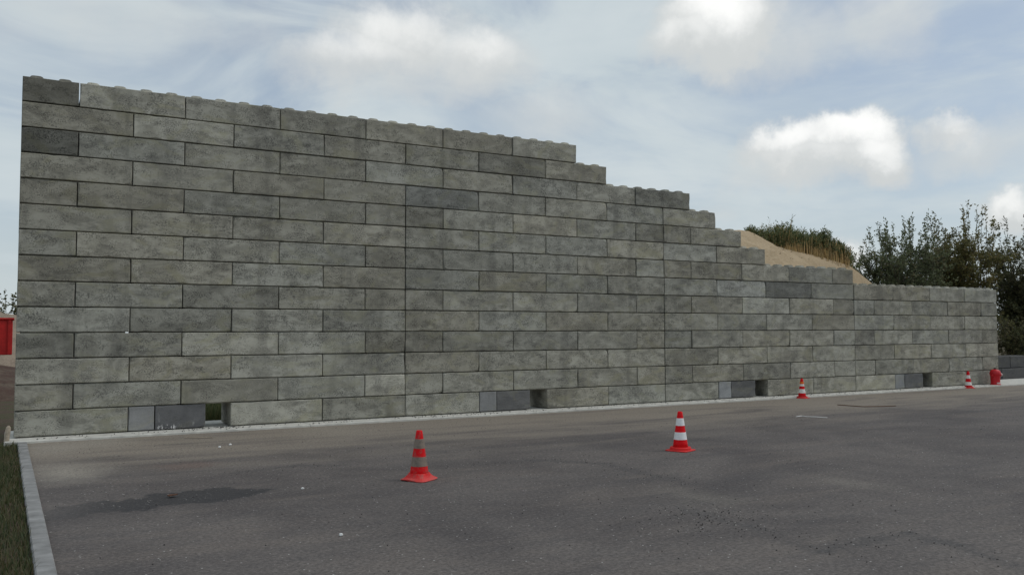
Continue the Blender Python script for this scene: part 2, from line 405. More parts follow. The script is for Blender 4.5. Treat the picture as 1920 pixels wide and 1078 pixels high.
def block_mesh(L, mat, skl=0., skr=0.):
    """one precast block: chamfered, slightly chipped front arris, open bed joint below, seat it stands on"""
    g_, z0, z1 = .0075, .018, .3995
    x0, x1 = -L/2+g_, L/2-g_
    out = []
    def run(ax, az, bx, bz, nx_, nz_):
        n = max(2, int(math.hypot(bx-ax, bz-az)/.11))
        for k in range(n): out.append((ax+(bx-ax)*k/n, az+(bz-az)*k/n, nx_, nz_, k == 0))
    run(x0, z0, x1, z0, 0, 1); run(x1, z0, x1, z1, -1, 0); run(x1, z1, x0, z1, 0, -1); run(x0, z1, x0, z0, 1, 0)
    bm = bmesh.new(); I, O, B = [], [], []
    for k, (x, z, nx_, nz_, corner) in enumerate(out):
        c = random.uniform(.006, .011)
        if random.random() < .05: c = random.uniform(.014, .028)
        if corner:
            if random.random() < .14: c = random.uniform(.018, .04)
            ix, iz = (c if x < 0 else -c), (c if z < .2 else -c)
        else: ix, iz = nx_*c, nz_*c
        I.append(bm.verts.new((x+ix, 0, z+iz))); O.append(bm.verts.new((x, c, z)))
        B.append(bm.verts.new((x+(skl*max(0, -x/(L/2))*min(1, max(0, (z-.13)/.1))+skr*max(0, x/(L/2))), .8, z)))
    n = len(out)
    for k in range(n):
        j = (k+1) % n
        bm.faces.new((O[k], O[j], I[j], I[k])); bm.faces.new((B[k], B[j], O[j], O[k]))
    bm.faces.new(I); bm.faces.new(B[::-1])
    add_box(bm, -L/2+.06, L/2-.06, .06, .74, 0, .03)
    bmesh.ops.recalc_face_normals(bm, faces=bm.faces)
    me = bpy.data.meshes.new('block'); bm.to_mesh(me); bm.free(); me.materials.append(mat); return me
bm = bmesh.new(); lathe(bm, [(.118, -.004, .35), (.112, .012, .35), (.086, .052, .3), (.074, .060, .3)], 20)
stud_me = bpy.data.meshes.new('stud'); bm.to_mesh(stud_me); bm.free(); stud_me.materials.append(m_block)
wall = empty('block_wall', (0, 0, 0)); tag(wall, 'long stepped wall of grey interlocking concrete blocks with studs on top', 'wall')
def covered(r, u):
    return any(a-.01 <= u <= b_+.01 for a, b_ in rows.get(r+1, []))
for r in sorted(rows):
    for (a, b_) in rows[r]:
        x0, x1 = xm(a), xm(b_)
        if a in (8, 16, 24): x0 += .001
        if b_ in (8, 16, 24): x1 -= .001
        if abs(a-b_) == .5 or abs(a-b_) == 1 and r == 1: pass
        key, mat = ('s', m_smooth) if (r, a) in SMOOTHB else ('p', m_splash) if (r, a) == (1, 2.5) else ('d', m_darkc) if (r, a) in DARKB else ('n', m_block)
        o = ob('block', block_mesh(x1-x0, mat, .05 if (r, a) == (14, 1) else 0., .03 if (r, a) == (14, 0) else 0.), None, wall)
        yo = random.uniform(-.009, .009); o.rotation_euler = (random.uniform(-.0015, .0015), 0, random.uniform(-.003, .003))
        o.location = ((x0+x1)/2, yo, (r-1)*.4)
        tnt = TINT.get((r, a), 1.0)*random.uniform(.80, 1.12)
        if (b_-a) == 1 and r > 1 and (r, a) not in TINT: tnt *= .90
        wv = random.uniform(-.02, .02)
        bl = .02 if (r, a) in ((11, 8), (7, 20), (4, 24), (4, 29), (7, 18)) else 0
        o.color = (tnt*(1+wv-bl), tnt, tnt*(1-wv*1.4+bl*2.5+.0), 1)
        # studs wherever no block lies on top
        n = max(1, round((x1-x0)/.4))
        if r > 1:
            for k in range(n):
                ux = a+(k+.5)*(b_-a)/n
                if covered(r, ux): continue
                for ys in (.2, .6):
                    s = ob('stud', stud_me, None, o); s.location = (-(x1-x0)/2+(k+.5)*(x1-x0)/n, ys, .4)
                    s.color = o.color; s.rotation_euler[2] = random.uniform(-.05, .05)

# ------------------------------------------------------------------ kerb on the left
kerb = empty('kerb', (0, 0, 0)); tag(kerb, 'line of pale grey kerb stones between asphalt and grass verge', 'kerb')
y = -.44; k = 0
while y > -30:
    y1 = y-.995; bm = bmesh.new(); add_box(bm, 0, .128, y1, y, -.2, GZ+.028+random.uniform(-.003, .003), .010)
    for v in bm.verts: v.co.x += .055+(-.4-v.co.y)*.0115
    o = ob('kerb_stone', bm, m_kerb, kerb); y = y1-.005; k += 1

# ------------------------------------------------------------------ traffic cones
def cone_mats(name, red, band, dirt):
    def mk(nm, c, d, rough):
        m, t, b = new_mat(nm); v = t.node('ShaderNodeTexCoord').outputs['Object']; z = t.sep(v)[2]
        n = t.noise(v, 16, 5, .65, .3); n2 = t.noise(v, 55, 3, .6)
        f = t.math('MULTIPLY', t.ramp(n, .45, .68), d)
        cc = t.mix(f, c, (.17, .145, .12))
        cc = t.mix(t.math('MULTIPLY', t.ramp(z, .10, .0), .25+.45*d), cc, (.55, .15, .13) if c[0] > 2*c[1] else (.5, .45, .4))
        cc = t.mix(t.math('MULTIPLY', t.ramp(n2, .62, .72), .4*d+.06), cc, (.10, .08, .07))
        t.put(b.inputs['Base Color'], cc); b.inputs['Roughness'].default_value = rough; b.inputs['Specular IOR Level'].default_value = .14
        bump(t, b, n, .15, .004); return m
    return mk(name+'_plastic', red, dirt*.45, .5), mk(name+'_band', band, dirt, .45)
def cone(label, pos, H, mats, style, rz=0, tip=None, bands=(.285, .475, .64, .83)):
    root = empty('traffic_cone', (pos.x, pos.y, GZ+.001), rz); tag(root, label, 'traffic cone', 'striped traffic cones on the asphalt')
    mr, mb = mats; k = H/.5
    rb, rt = .098*k, .030*k; zb = .045*k
    rad = lambda z: rb+(rt-rb)*(z-zb)/(H-zb)
    bm = bmesh.new()
    if style == 'flare':
        lathe(bm, [(.140*k, 0, .8), (.147*k, .010, .8), (.138*k, .018, .65), (.122*k, .034*k, .3), (.112*k, .052*k, .1), (.104*k, .075*k, 0)], 40)
        for v in bm.verts:
            if v.co.z < .03: v.co.z += max(0, .012*math.cos(2*math.atan2(v.co.y, v.co.x)+.6))
    else:
        lathe(bm, [(.152*k, 0, .8), (.154*k, .009, .8), (.150*k, .013, .8), (.136*k, .014, 0), (.135*k, .040*k, 0), (.128*k, .047*k, 0), (.10*k, .049*k, 0)], 40)
    ob('base', bm, mr, root, smooth=False)
    z0 = .05*k
    s = [z0]+[q*H for q in bands]+[H]
    bm = bmesh.new(); pr = [(rad(z0), z0, 0)]
    for j in range(1, 10): zz = z0+(H-.012-z0)*j/9; pr.append((rad(zz), zz, 0))
    pr += [(rt*.93, H-.004, 0), (rt*.72, H, 0), (rt*.68, H-.012, 0), (rt*.5, H-.03, 0)]
    lathe(bm, pr, 32); ob('body', bm, mr, root, smooth=True)
    for a, b_ in ((s[1], s[2]), (s[3], s[4])):
        bm = bmesh.new(); lathe(bm, [(rad(a)-.001, a, 0), (rad(a)+.0025, a+.001, 0), (rad(b_)+.0025, b_-.001, 0), (rad(b_)-.001, b_, 0)], 32, cap=False)
        ob('band', bm, mb, root, smooth=False)
    if tip:
        a = .735*H; bm = bmesh.new(); lathe(bm, [(rad(a)-.001, a, 0), (rad(a)+.0025, a+.001, 0), (rad(a+.05)+.0025, a+.049, 0), (rad(a+.05)-.001, a+.05, 0)], 32, cap=False)
        ob('collar', bm, tip, root)
    return root
RED = (.66, .006, .010)
mA = cone_mats('worn_cone', RED, (.24, .195, .16), 1.); mB = cone_mats('clean_cone', (.70, .005, .010), (.80, .80, .80), .12)
mC = cone_mats('small_cone', (.66, .006, .012), (.78, .76, .72), .25)
m_or = plain('orange_plastic', (.75, .16, .02), .5, .12, 20)
def cone_pos(px, py_near, k):               # py is where the near rim of the base shows
    p = atz(px, py_near, GZ); d = (p-CAM); d.z = 0; d.normalize(); return p+d*.15*k
cone('worn red cone with two grimy grey bands and a flared square base', cone_pos(786, 904, 1), .545, mA, 'flare', .55)
cone('clean red cone with two bright white bands and a round foot ring', cone_pos(1276, 847, 1), .53, mB, 'ring', .35)
cone('red and white cone with an orange collar at its tip, beside the footing', cone_pos(1504, 747, .9), .475, mC, 'ring', .2, m_or, (.26, .465, .61, .72))
cone('small red and white cone by the wall end, next to the red hydrant', cone_pos(1816, 728, .9), .475, mC, 'ring', .9, None, (.17, .37, .57, .77))

# ------------------------------------------------------------------ red hydrant at the wall end
m_hyd = plain('hydrant_paint', (.52, .010, .018), .45, .18, 14, .1, spec=.4); m_hydw = plain('hydrant_cap', (.58, .50, .48), .5, .2, 20); m_iron = plain('dark_iron', (.05, .045, .045), .6, .2, 20)
p = atz(1866, 718, 0)
hy = empty('fire_hydrant', (24.95, -.27, -.001), -.5); tag(hy, 'stubby red fire hydrant with a pale side cap at the end of the block wall', 'hydrant')
bm = bmesh.new(); lathe(bm, [(.142, 0, 0), (.142, .024, 0), (.128, .028, 0), (.126, .05, 0), (.130, .20, 0), (.136, .27, 0), (.148, .30, 0), (.148, .345, 0), (.132, .40, 0), (.098, .435, 0), (.045, .45, 0)], 28); ob('barrel', bm, m_hyd, hy, smooth=True)
bm = bmesh.new(); lathe(bm, [(.032, .445, .6), (.030, .49, .6), (.02, .495, .6)], 10); ob('operating_nut', bm, m_iron, hy)
def outlet(ang, z, r, L, capm):
    bm = bmesh.new(); lathe(bm, [(r, .08, 0), (r, .13+L*.5, 0), (r*1.2, .135+L*.5, 0), (r*1.2, .15+L*.5, 0)], 18)
    bmesh.ops.transform(bm, matrix=Matrix.Translation((0, 0, z)) @ Matrix.Rotation(ang, 4, 'Z') @ Matrix.Rotation(R(90), 4, 'Y'), verts=bm.verts)
    o = ob('outlet', bm, m_hyd, hy)
    bm = bmesh.new(); lathe(bm, [(r*1.05, .151+L*.5, 0), (r*1.05, .185+L*.5, 0), (r*.4, .19+L*.5, 0), (r*.4, .205+L*.5, .7)], 14)
    bmesh.ops.transform(bm, matrix=Matrix.Translation((0, 0, z)) @ Matrix.Rotation(ang, 4, 'Z') @ Matrix.Rotation(R(90), 4, 'Y'), verts=bm.verts)
    ob('cap', bm, capm, o)
outlet(R(0), .29, .045, .02, m_hydw); outlet(R(-150), .27, .035, .0, m_hyd)
bm = bmesh.new(); lathe(bm, [(.1275, .029, 0), (.1305, .033, 0), (.1315, .066, 0), (.128, .070, 0)], 28, cap=False)
for f in [f for f in bm.faces if not (-1.3 < math.atan2(f.calc_center_median().y, f.calc_center_median().x)+.5 < .3)]: bm.faces.remove(f)
ob('pale_plate', bm, m_hydw, hy)

# ------------------------------------------------------------------ sand mound behind the wall
ridge_px = [(1180, 470), (1300, 440), (1378, 429), (1400, 431), (1415, 438), (1430, 450), (1450, 459), (1480, 466), (1520, 474), (1560, 483), (1590, 492), (1603, 501), (1614, 511), (1630, 524), (1660, 548), (1720, 590)]
RY = 5.2
rid = [aty(*q, RY) for q in ridge_px]
rx = np.array([p.x for p in rid]); rzv = np.array([p.z for p in rid])
nx, ny = 150, 60
xs = np.linspace(9.5, 30, nx+1); ys = np.linspace(.86, 11.5, ny+1); X, Y = np.meshgrid(xs, ys)
top = np.interp(X, rx, rzv)
lo = rx[0]; top = np.where(X < lo, rzv[0]*np.clip((X-9.5)/(lo-9.5), 0, 1)**.8, top)
top = top*np.clip((30-X)/3., 0, 1)**.5
foot = np.minimum(np.interp(X, (9.5, 14, 17.6, 18.5, 19.3, 20.5, 23, 25), (0, 2.4, 2.95, 2.9, 2.55, 1.9, .9, 0)), top*.9)
y00 = np.interp(X, (9.5, 21.5, 24.5, 30), (.86, .86, 3.6, 4.2)); f = np.clip((Y-y00)/(RY-y00), 0, 1); f = f*f*(3-2*f)*.55+f*.45
bk = np.clip((Y-RY)/(11.5-RY), 0, 1)
Z = foot+(top-foot)*f; Z = np.where(Y > RY, top*(1-bk**1.3), Z)
nzf = sum(a*np.sin(X*k1+ph)*np.sin(Y*k2+ph*1.7) for a, k1, k2, ph in ((.09, 1.9, 2.3, .4), (.055, 4.1, 3.7, 1.1), (.03, 8.3, 9.1, 2.2), (.02, 13., 6.1, .7)))
Z += nzf*np.clip((RY-Y)/1.5, 0, 1)*np.clip((Y-.86)*1.2, 0, 1)+rng.normal(size=Z.shape)*.006
Z -= .12*np.clip((1.5-Z), 0, 1)
i = np.arange(ny)[:, None]*(nx+1)+np.arange(nx)[None]
F = np.stack([i, i+1, i+nx+2, i+nx+1], -1).reshape(-1, 4)
me = arr_mesh('sand_mound', np.stack([X, Y, Z-.02], -1).reshape(-1, 3), F, mat=m_sand); me.shade_smooth()
tag(link(bpy.data.objects.new('sand_mound', me)), kind='structure')
def sand_z(x, y):
    a = min(max(int((x-9.5)/(20.5)*nx), 0), nx); b_ = min(max(int((y-.86)/(11.5-.86)*ny), 0), ny); return float(Z[b_, a])-.02

# tall herbs with straw stems growing along the ridge
V1, F1, T1, V2, F2, T2 = [], [], [], [], [], []
hp = [(1408, 431), (1440, 424), (1462, 421), (1500, 430), (1540, 443), (1572, 452), (1590, 470)]
stems, rads = [], []
LP = []
for k in range(2600):
    px = random.uniform(1404, 1592)
    y0 = RY+random.uniform(-.05, 2.6)*(1 if random.random() < .75 else .2)
    xr = aty(px, 480, y0).x
    zr = sand_z(xr, y0)
    ztop = aty(px, float(np.interp(px, [q[0] for q in hp], [q[1] for q in hp])), y0).z
    h = (ztop-zr)*random.uniform(.6, 1.12)+random.choice((0, 0, 0, .22))*random.random()
    h *= .80+.22*math.sin(xr*5.1+math.sin(y0*3))*math.sin(xr*1.7+1)+.14*math.sin(xr*13)
    if px < 1450: h *= random.uniform(.75, 1)
    h = min(max(h, .15), 1.5)
    lean = np.array([random.gauss(0, .09), random.gauss(0, .09), 1.]); b0 = np.array([xr, y0, zr-.03])
    pts = [b0+lean*h*s+np.array([lean[0], lean[1], 0])*h*s*s*.6 for s in (0, .35, .7, 1)]
    stems.append(pts); rads.append(np.array([.009, .008, .006, .002])*random.uniform(.7, 1.3))
    nl = int(10+h*16); s0 = .10 if px < 1460 else .10+.62*min(1, (px-1460)/80)
    for q in range(nl):
        s = random.uniform(s0, 1.0)
        p0 = np.array(pts[0])*(1-s)+np.array(pts[3])*s
        LP.append(p0+np.array([random.gauss(0, .035), random.gauss(0, .035), 0]))
for k in range(900):                       # bare straw along the front edge
    px = random.uniform(1470, 1592); y0 = RY+random.uniform(-.15, .5); xr = aty(px, 480, y0).x; zr = sand_z(xr, y0)
    h = random.uniform(.3, .75)*min(1, .35+(px-1470)/90); b0 = np.array([xr, y0, zr-.03]); l0 = np.array([random.gauss(0, .06), random.gauss(0, .06), 1.])
    stems.append([b0+l0*h*s_ for s_ in (0, .35, .7, 1)]); rads.append(np.array([.011, .010, .008, .004])*random.uniform(.8, 1.4))
V, F = tubes(stems, rads, 3)
herb = empty('tall_herbs', (19.5, RY+.6, 0)); herb['kind'] = 'stuff'; tag(herb, 'strip of tall green herbs with straw-coloured stems on the crest of the sand mound', 'herbs')
sh = np.array([19.5, RY+.6, 0])
ob('stalks', arr_mesh('stalks', V-sh, F, np.repeat(rng.random(len(stems)), 12), m_straw), None, herb)['kind'] = 'stuff'
LP = np.array(LP); dd = rng.normal(size=LP.shape)*.6+np.array([0, 0, .75])
V, F = leaves(LP, .12, .030, dd); ob('foliage', arr_mesh('foliage', V-sh, F, np.repeat(rng.random(len(LP)), 4), m_herb), None, herb)['kind'] = 'stuff'

# ------------------------------------------------------------------ trees
def tree(name, label, base, H, spread, seed, stems_n, mat, leafL=.10, leafW=.05, dens=1., low=.12, cat='tree', group=None, shoots=10, height_fn=None):
    r_ = np.random.default_rng(seed)
    root = empty(name, tuple(base)); tag(root, label, cat, group)
    paths, rads, LPs, LDs, LT = [], [], [], [], []
    def along(p, sp, jit, s0=0.):
        p = np.asarray(p); L = np.linalg.norm(np.diff(p, axis=0), axis=1); tot = L.sum(); n = max(1, int(tot/sp))
        cs = np.concatenate([[0], np.cumsum(L)])
        s = (s0+(1-s0)*r_.random(n))*tot
        q = np.stack([np.interp(s, cs, p[:, i]) for i in range(3)], 1)+r_.normal(size=(n, 3))*jit
        g = np.gradient(p, axis=0); d = np.stack([np.interp(s, cs, g[:, i]) for i in range(3)], 1)
        d /= np.linalg.norm(d, axis=1)[:, None]+1e-9
        LPs.append(q); LDs.append(d+r_.normal(size=(n, 3))*.6); LT.append(np.clip(r_.normal(.42, .2)+r_.normal(size=n)*.2, 0, 1))
    for k in range(stems_n):
        a = r_.uniform(0, 2*np.pi); rr = spread*math.sqrt(r_.random())
        tipx = np.array([rr*math.cos(a), rr*math.sin(a)*.8])
        h = H*(1-.20*(rr/spread)**2)*r_.uniform(.66, .90)
        if height_fn: h *= height_fn(tipx[0])
        s = np.linspace(0, 1, 12)[:, None]
        bend = r_.normal(size=2)*.12*spread
        xy = tipx*(s**.75)+bend*np.sin(s*np.pi)*.6+r_.normal(size=(12, 2))*.02
        p = np.concatenate([xy+r_.normal(size=2)*.12*np.ones((12, 1)), s*h], 1)
        paths.append(p); r0 = .022*H/5*r_.uniform(.8, 1.3); rads.append(r0*(1-s[:, 0])**.8*1.6+.004)
        along(p, .09/dens, .03, .6)
        nb = int(17*h/5*dens)+7
        for j in range(nb):
            t_ = low+(.97-low)*r_.random()**1.15; i0 = min(int(t_*11), 10); o = p[i0]+(p[i0+1]-p[i0])*(t_*11-i0)
            aa = r_.uniform(0, 2*np.pi); up = r_.uniform(.35, 1.1)
            L = (.30+.75*(1-t_))*spread*r_.uniform(.35, .85)
            d = np.array([math.cos(aa), math.sin(aa), up]); d /= np.linalg.norm(d)
            s4 = np.linspace(0, 1, 5)[:, None]; q = o+d*L*s4+np.array([0, 0, .22])*L*s4**2+r_.normal(size=(5, 3))*.02
            paths.append(q); rads.append(np.linspace(.010, .003, 5))
            along(q, (.032+.05*t_**2)/dens, .04, .2)
            for m_ in range(int(4*dens+1)):
                ti = r_.uniform(.3, 1.); o2 = q[0]+(q[-1]-q[0])*ti
                d2 = d+r_.normal(size=3)*.6+np.array([0, 0, .3]); d2 /= np.linalg.norm(d2); L2 = r_.uniform(.18, .42)*min(1.3, spread)
                q2 = o2+d2*L2*np.linspace(0, 1, 3)[:, None]; paths.append(q2); rads.append(np.array([.005, .004, .002]))
                along(q2, (.024+.035*t_**2)/dens, .03)
    for k in range(shoots):                      # long upright water shoots above the crown
        a = r_.uniform(0, 2*np.pi); rr = spread*.85*math.sqrt(r_.random()); o = np.array([rr*math.cos(a), rr*math.sin(a)*.8, 0])
        hh = H*(1-.16*(rr/spread)**2)*(height_fn(o[0]) if height_fn else 1)
        o[2] = hh*.62; tp = o+np.array([r_.normal()*.16+o[0]*.10, r_.normal()*.16, hh*r_.uniform(.26, .46)])
        s = np.linspace(0, 1, 8)[:, None]; q = o+(tp-o)*s+np.array([r_.normal()*.10, 0, 0])*np.sin(s*np.pi)
        paths.append(q); rads.append(np.linspace(.012, .003, 8)); along(q, .045, .025, .1)
        for j in range(5):
            ti = r_.uniform(.2, .95); o2 = o+(tp-o)*ti; d2 = np.array([r_.normal()*.45, r_.normal()*.45, .8]); L2 = r_.uniform(.15, .45)*(1.1-ti*.6)
            q2 = o2+d2*L2*np.linspace(0, 1, 3)[:, None]; paths.append(q2); rads.append(np.array([.005, .004, .002])); along(q2, .04, .02)
    V, F = tubes(paths, rads, 4); ob('trunk', arr_mesh('trunk', V, F, mat=m_bark), None, root)
    P = np.concatenate(LPs); Dd = np.concatenate(LDs); T = np.concatenate(LT)
    V, F = leaves(P, leafL, leafW, Dd); ob('crown', arr_mesh('crown', V, F, np.repeat(T, 4), mat), None, root)
    print(name, len(P)); return root
TY = 5.6
def troot(px, y): p = aty(px, 623, y); return Vector((p.x, y, -.1))
b0 = troot(1695, 6.4); tree('willow_tree', 'loose grey-green willow with upright shoots behind the low end of the wall', b0, aty(1700, 402, 6.4).z, 2.15, 21, 22, m_leafA, .115, .056, dens=1.15, shoots=26)
b0 = troot(1800, 6.0); tree('willow_tree', 'dense olive-green tree with the tallest leading shoots behind the wall', b0, aty(1800, 376, 6.0).z, 1.8, 5, 20, m_leafB, .115, .056, dens=1.3, shoots=22)
b0 = troot(1938, 5.0); tree('willow_tree', 'dark bushy tree beyond the end of the wall, above the dark blocks', b0, aty(1930, 398, 5.0).z, 1.9, 33, 18, m_leafD, .115, .056, dens=1.15, low=.05, shoots=14)
b0 = troot(1650, 5.0); b0.z = 1.0; tree('shrub', 'small reddish brown shrub at the toe of the sand mound', Vector((aty(1650, 523, 5.).x, 5.0, 1.6)), aty(1650, 508, 5).z-1.6, .55, 8, 5, m_leafR, dens=.8, cat='shrub', shoots=0)
b0 = troot(1895, 3.3); tree('shrub', 'low dark leafy shrub beside the end block of the wall', b0, 2.6, .9, 12, 9, m_leafD, dens=1., low=.03, cat='shrub', shoots=3)
b0 = troot(1970, 7.5); tree('willow_tree', 'dark tree set back behind the stacked dark blocks', b0, 5.2, 1.9, 44, 13, m_leafD, dens=.9, low=.05, shoots=5)

# ------------------------------------------------------------------ dark blocks stacked beyond the wall end
p = atz(1890, 713, GZ)
def loose_block(label, x, y, z, L, rz):
    o = ob('concrete_block', block_mesh(L, m_darkc), None); o.location = (x, y, z); o.rotation_euler[2] = rz
    tv = random.uniform(.50, .62); o.color = (tv, tv, tv, 1)
    return tag(o, label, 'concrete block', 'dark concrete blocks stacked beyond the wall')
loose_block('dark grey concrete block lying on the earth next to the wall end, under the stack', 27.55, 1.5, -.085, 1.6, .06)
loose_block('dark grey concrete block of the lower course, further from the wall end', 29.17, 1.6, -.085, 1.6, .06)
loose_block('dark grey concrete block on top of the stack nearer to the wall end', 28.25, 1.62, .315, 1.6, .06)
loose_block('dark grey concrete block on top of the stack further from the wall end', 29.87, 1.72, .315, 1.6, .06)
b_ = sheet('earth_patch', 25.7, 44, -.40, 5.5, -.055, m_earth, 30, 12, .012); tag(b_, kind='structure')

# ------------------------------------------------------------------ grass
def grass(name, label, boxes, hmin, hmax, mat, kind='stuff', cat='grass'):
    P, Hh = [], []
    for (x0, x1, y0, y1, z, n) in boxes:
        q = np.stack([rng.uniform(x0, x1, n), rng.uniform(y0, y1, n), np.full(n, z)], 1); P.append(q); Hh.append(rng.uniform(hmin, hmax, n))
    P = np.concatenate(P); h = np.concatenate(Hh)[:, None]; n = len(P)
    if name == 'verge_grass': P[:, 0] += np.clip(-.4-P[:, 1], 0, 20)*.0115
    a = rng.uniform(0, 2*np.pi, n); d = np.stack([np.cos(a), np.sin(a), np.zeros(n)], 1); s = np.stack([-np.sin(a), np.cos(a), np.zeros(n)], 1)
    w = (.006+.012*h)*.6
    ln = rng.uniform(.2, .9, n)[:, None]*h
    up = np.array([0, 0, 1.])
    V = np.stack([P-s*w, P+s*w, P+s*w*.7+up*h*.6+d*ln*.35, P+up*h+d*ln, P+up*h+d*ln, P-s*w*.7+up*h*.6+d*ln*.35], 1)
    V[:, 4] = V[:, 3]
    F = np.arange(n*6).reshape(n, 6)[:, [0, 1, 2, 5]]; F2 = np.arange(n*6).reshape(n, 6)[:, [5, 2, 3, 4]]
    o = ob(name, arr_mesh(name, V.reshape(-1, 3), np.concatenate([F, F2]), np.repeat(rng.random(n), 6), mat)); o['kind'] = kind
    return tag(o, label, cat)
verge = sheet('verge', -14, .05, -30, -.15, -.062, m_soil, 30, 60, .012); tag(verge, kind='structure')
co = np.empty(len(verge.data.vertices)*3, np.float32); verge.data.vertices.foreach_get('co', co); co = co.reshape(-1, 3)
mk = co[:, 0] > .04; co[mk, 0] = .058+(-.4-co[mk, 1])*.0115; verge.data.vertices.foreach_set('co', co.ravel()); verge.data.update()
grass('verge_grass', 'dark short grass and weeds on the verge outside the kerb', [(-.95, .05, -12, -.5, -.065, 14000), (-4, -.9, -12, -.5, -.065, 9000)], .03, .11, m_grass)
grass('weeds', 'green weeds growing behind the drain openings of the wall', [(1.2, 7.0, 2.0, 5., -.09, 10000)], .18, .55, m_herb, cat='weeds')

# ------------------------------------------------------------------ yard beyond the left end of the wall
def heap(name, cx, cy, rx_, ry_, h, mat, z0=-.12, seed=1):
    n = 36; q = np.random.default_rng(seed); a = np.linspace(-1, 1, n+1); X, Y = np.meshgrid(a, a); r = np.sqrt(X**2+Y**2)
    Zz = h*np.clip(1-r, 0, 1)**.85*(1+.12*np.sin(X*5+seed)*np.sin(Y*6))+q.normal(size=X.shape)*.03*h*np.clip(1-r, 0, 1)
    i = np.arange(n)[:, None]*(n+1)+np.arange(n)[None]; F = np.stack([i, i+1, i+n+2, i+n+1], -1).reshape(-1, 4)
    me = arr_mesh(name, np.stack([cx+X*rx_, cy+Y*ry_, z0+Zz], -1).reshape(-1, 3), F, mat=mat); me.shade_smooth(); return tag(link(bpy.data.objects.new(name, me)), kind='structure')
V = []
for k in range(420):
    px = random.uniform(1392, 1612); y0 = random.uniform(1.2, 5.1); xr = aty(px, 500, y0).x; V.append((xr, y0, sand_z(xr, y0)))
SANDP = np.array(V)
heap('sand_heap', -3.5, 33, 9, 6, 3.6, m_heap, seed=3)
heap('earth_bank', -6, 16.5, 9, 8.5, 1.5, m_earth, seed=5)
m_skip = plain('red_skip_paint', (.42, .016, .014), .6, .35, 2, .1, spec=.3)
sk = empty('waste_container', (-2.3, 22.5, .70), 0.); tag(sk, 'red steel waste container standing on the earth bank past the left wall end', 'container')
bm = bmesh.new(); add_box(bm, -2.2, 2.2, -1.0, 1.0, .14, 1.42, .02); ob('hull', bm, m_skip, sk)
bm = bmesh.new(); add_box(bm, -2.25, 2.25, -1.05, 1.05, 1.421, 1.50, .015); ob('rim', bm, m_skip, sk)
for k in range(7):
    s_ = -2.1+k*.7; bm = bmesh.new(); add_box(bm, s_-.05, s_+.05, -1.05, -.99, .15, 1.41, .01); ob('rib', bm, m_skip, sk)
for s_ in (-1.4, 1.4):
    bm = bmesh.new(); add_box(bm, s_-.09, s_+.09, -.95, .95, 0, .138, .01); ob('skid', bm, m_iron, sk)
for k, (x, y_, h, w) in enumerate(((-4.5, 78, 7.6, 3.2), (-1.0, 84, 7.0, 3.2), (-9.5, 80, 8.5, 3.4))):
    tree('far_tree', ('dark distant tree seen past the left end of the wall', 'dark distant tree behind the sand heap, close to the wall edge', 'distant dark tree standing outside on the left of the heap')[k], Vector((x, y_, -.1)), h, w, 60+k, 9, m_leafD, .34, .2, .35, shoots=0, low=.08, group='far trees past the left wall end')
m_wood = plain('pale_wood', (.38, .32, .25), .85, .25, 25, .2)
p = atz(14, 834, -.06)
bm = bmesh.new(); lathe(bm, [(.035, -.1, .6), (.036, .2, .6), (.030, .26, .6), (.012, .285, .5)], 10)
for v in bm.verts: v.co.x += v.co.z*.1
tag(ob('wooden_stake', bm, m_wood, None, (p.x-.02, p.y, -.06)), 'short pale wooden stake in the verge by the wall corner', 'stake')

# ------------------------------------------------------------------ litter on the asphalt
m_rust = plain('rust', (.13, .075, .05), .85, .3, 30, .3); m_white = plain('white_scrap', (.72, .72, .70), .7, .12, 30)
def rod(name, pts, rad, mat, label, cat):
    pts = [np.array(p_) for p_ in pts]; q = []
    for a, b_ in zip(pts, pts[1:]):
        for s in np.linspace(0, 1, 6, endpoint=False): q.append(a+(b_-a)*s)
    q.append(pts[-1]); V, F = tubes([np.array(q)], [np.full(len(q), rad)], 8)
    c = V.mean(0); return tag(ob(name, arr_mesh(name, V-c, F, mat=mat), None, None, tuple(c), smooth=True), label, cat)
g = lambda px, py, z: tuple(atz(px, py, z))
rod('steel_rod', [g(1570, 758.5, -.025), g(1619, 762, -.025), g(1650, 761.5, -.025), g(1680, 760.5, -.025)], .009, m_rust, 'bent rusty steel rod lying on the asphalt', 'rod')
rod('wooden_stick', [g(346, 819.5, -.03), g(398, 819.5, -.03)], .008, m_wood, 'straight pale stick lying on the asphalt in front of the footing', 'stick')
bm = bmesh.new()
pts = [g(1493, 781, GZ), g(1503, 779.6, GZ), g(1513, 781, GZ), g(1530, 781.5, GZ), g(1551, 783, GZ)]
def ribbon(bm, pts, ws, th, z):
    top, bot = [], []
    for k, (p_, w) in enumerate(zip(pts, ws)):
        a = Vector(pts[max(k-1, 0)]); b2 = Vector(pts[min(k+1, len(pts)-1)]); d = (b2-a); d.z = 0; d.normalize(); n_ = Vector((-d.y, d.x, 0))*w
        c0 = Vector((p_[0], p_[1], z)); top.append([bm.verts.new(c0+n_+Vector((0, 0, th))), bm.verts.new(c0-n_+Vector((0, 0, th)))]); bot.append([bm.verts.new(c0+n_), bm.verts.new(c0-n_)])
    for k in range(len(pts)-1):
        bm.faces.new((top[k][0], top[k][1], top[k+1][1], top[k+1][0])); bm.faces.new((bot[k][1], bot[k][0], bot[k+1][0], bot[k+1][1]))
        bm.faces.new((top[k][0], top[k+1][0], bot[k+1][0], bot[k][0])); bm.faces.new((top[k+1][1], top[k][1], bot[k][1], bot[k+1][1]))
    bm.faces.new((top[0][1], top[0][0], bot[0][0], bot[0][1])); bm.faces.new((top[-1][0], top[-1][1], bot[-1][1], bot[-1][0]))
ribbon(bm, pts, (.012, .035, .018, .03, .015), .005, GZ+.001)
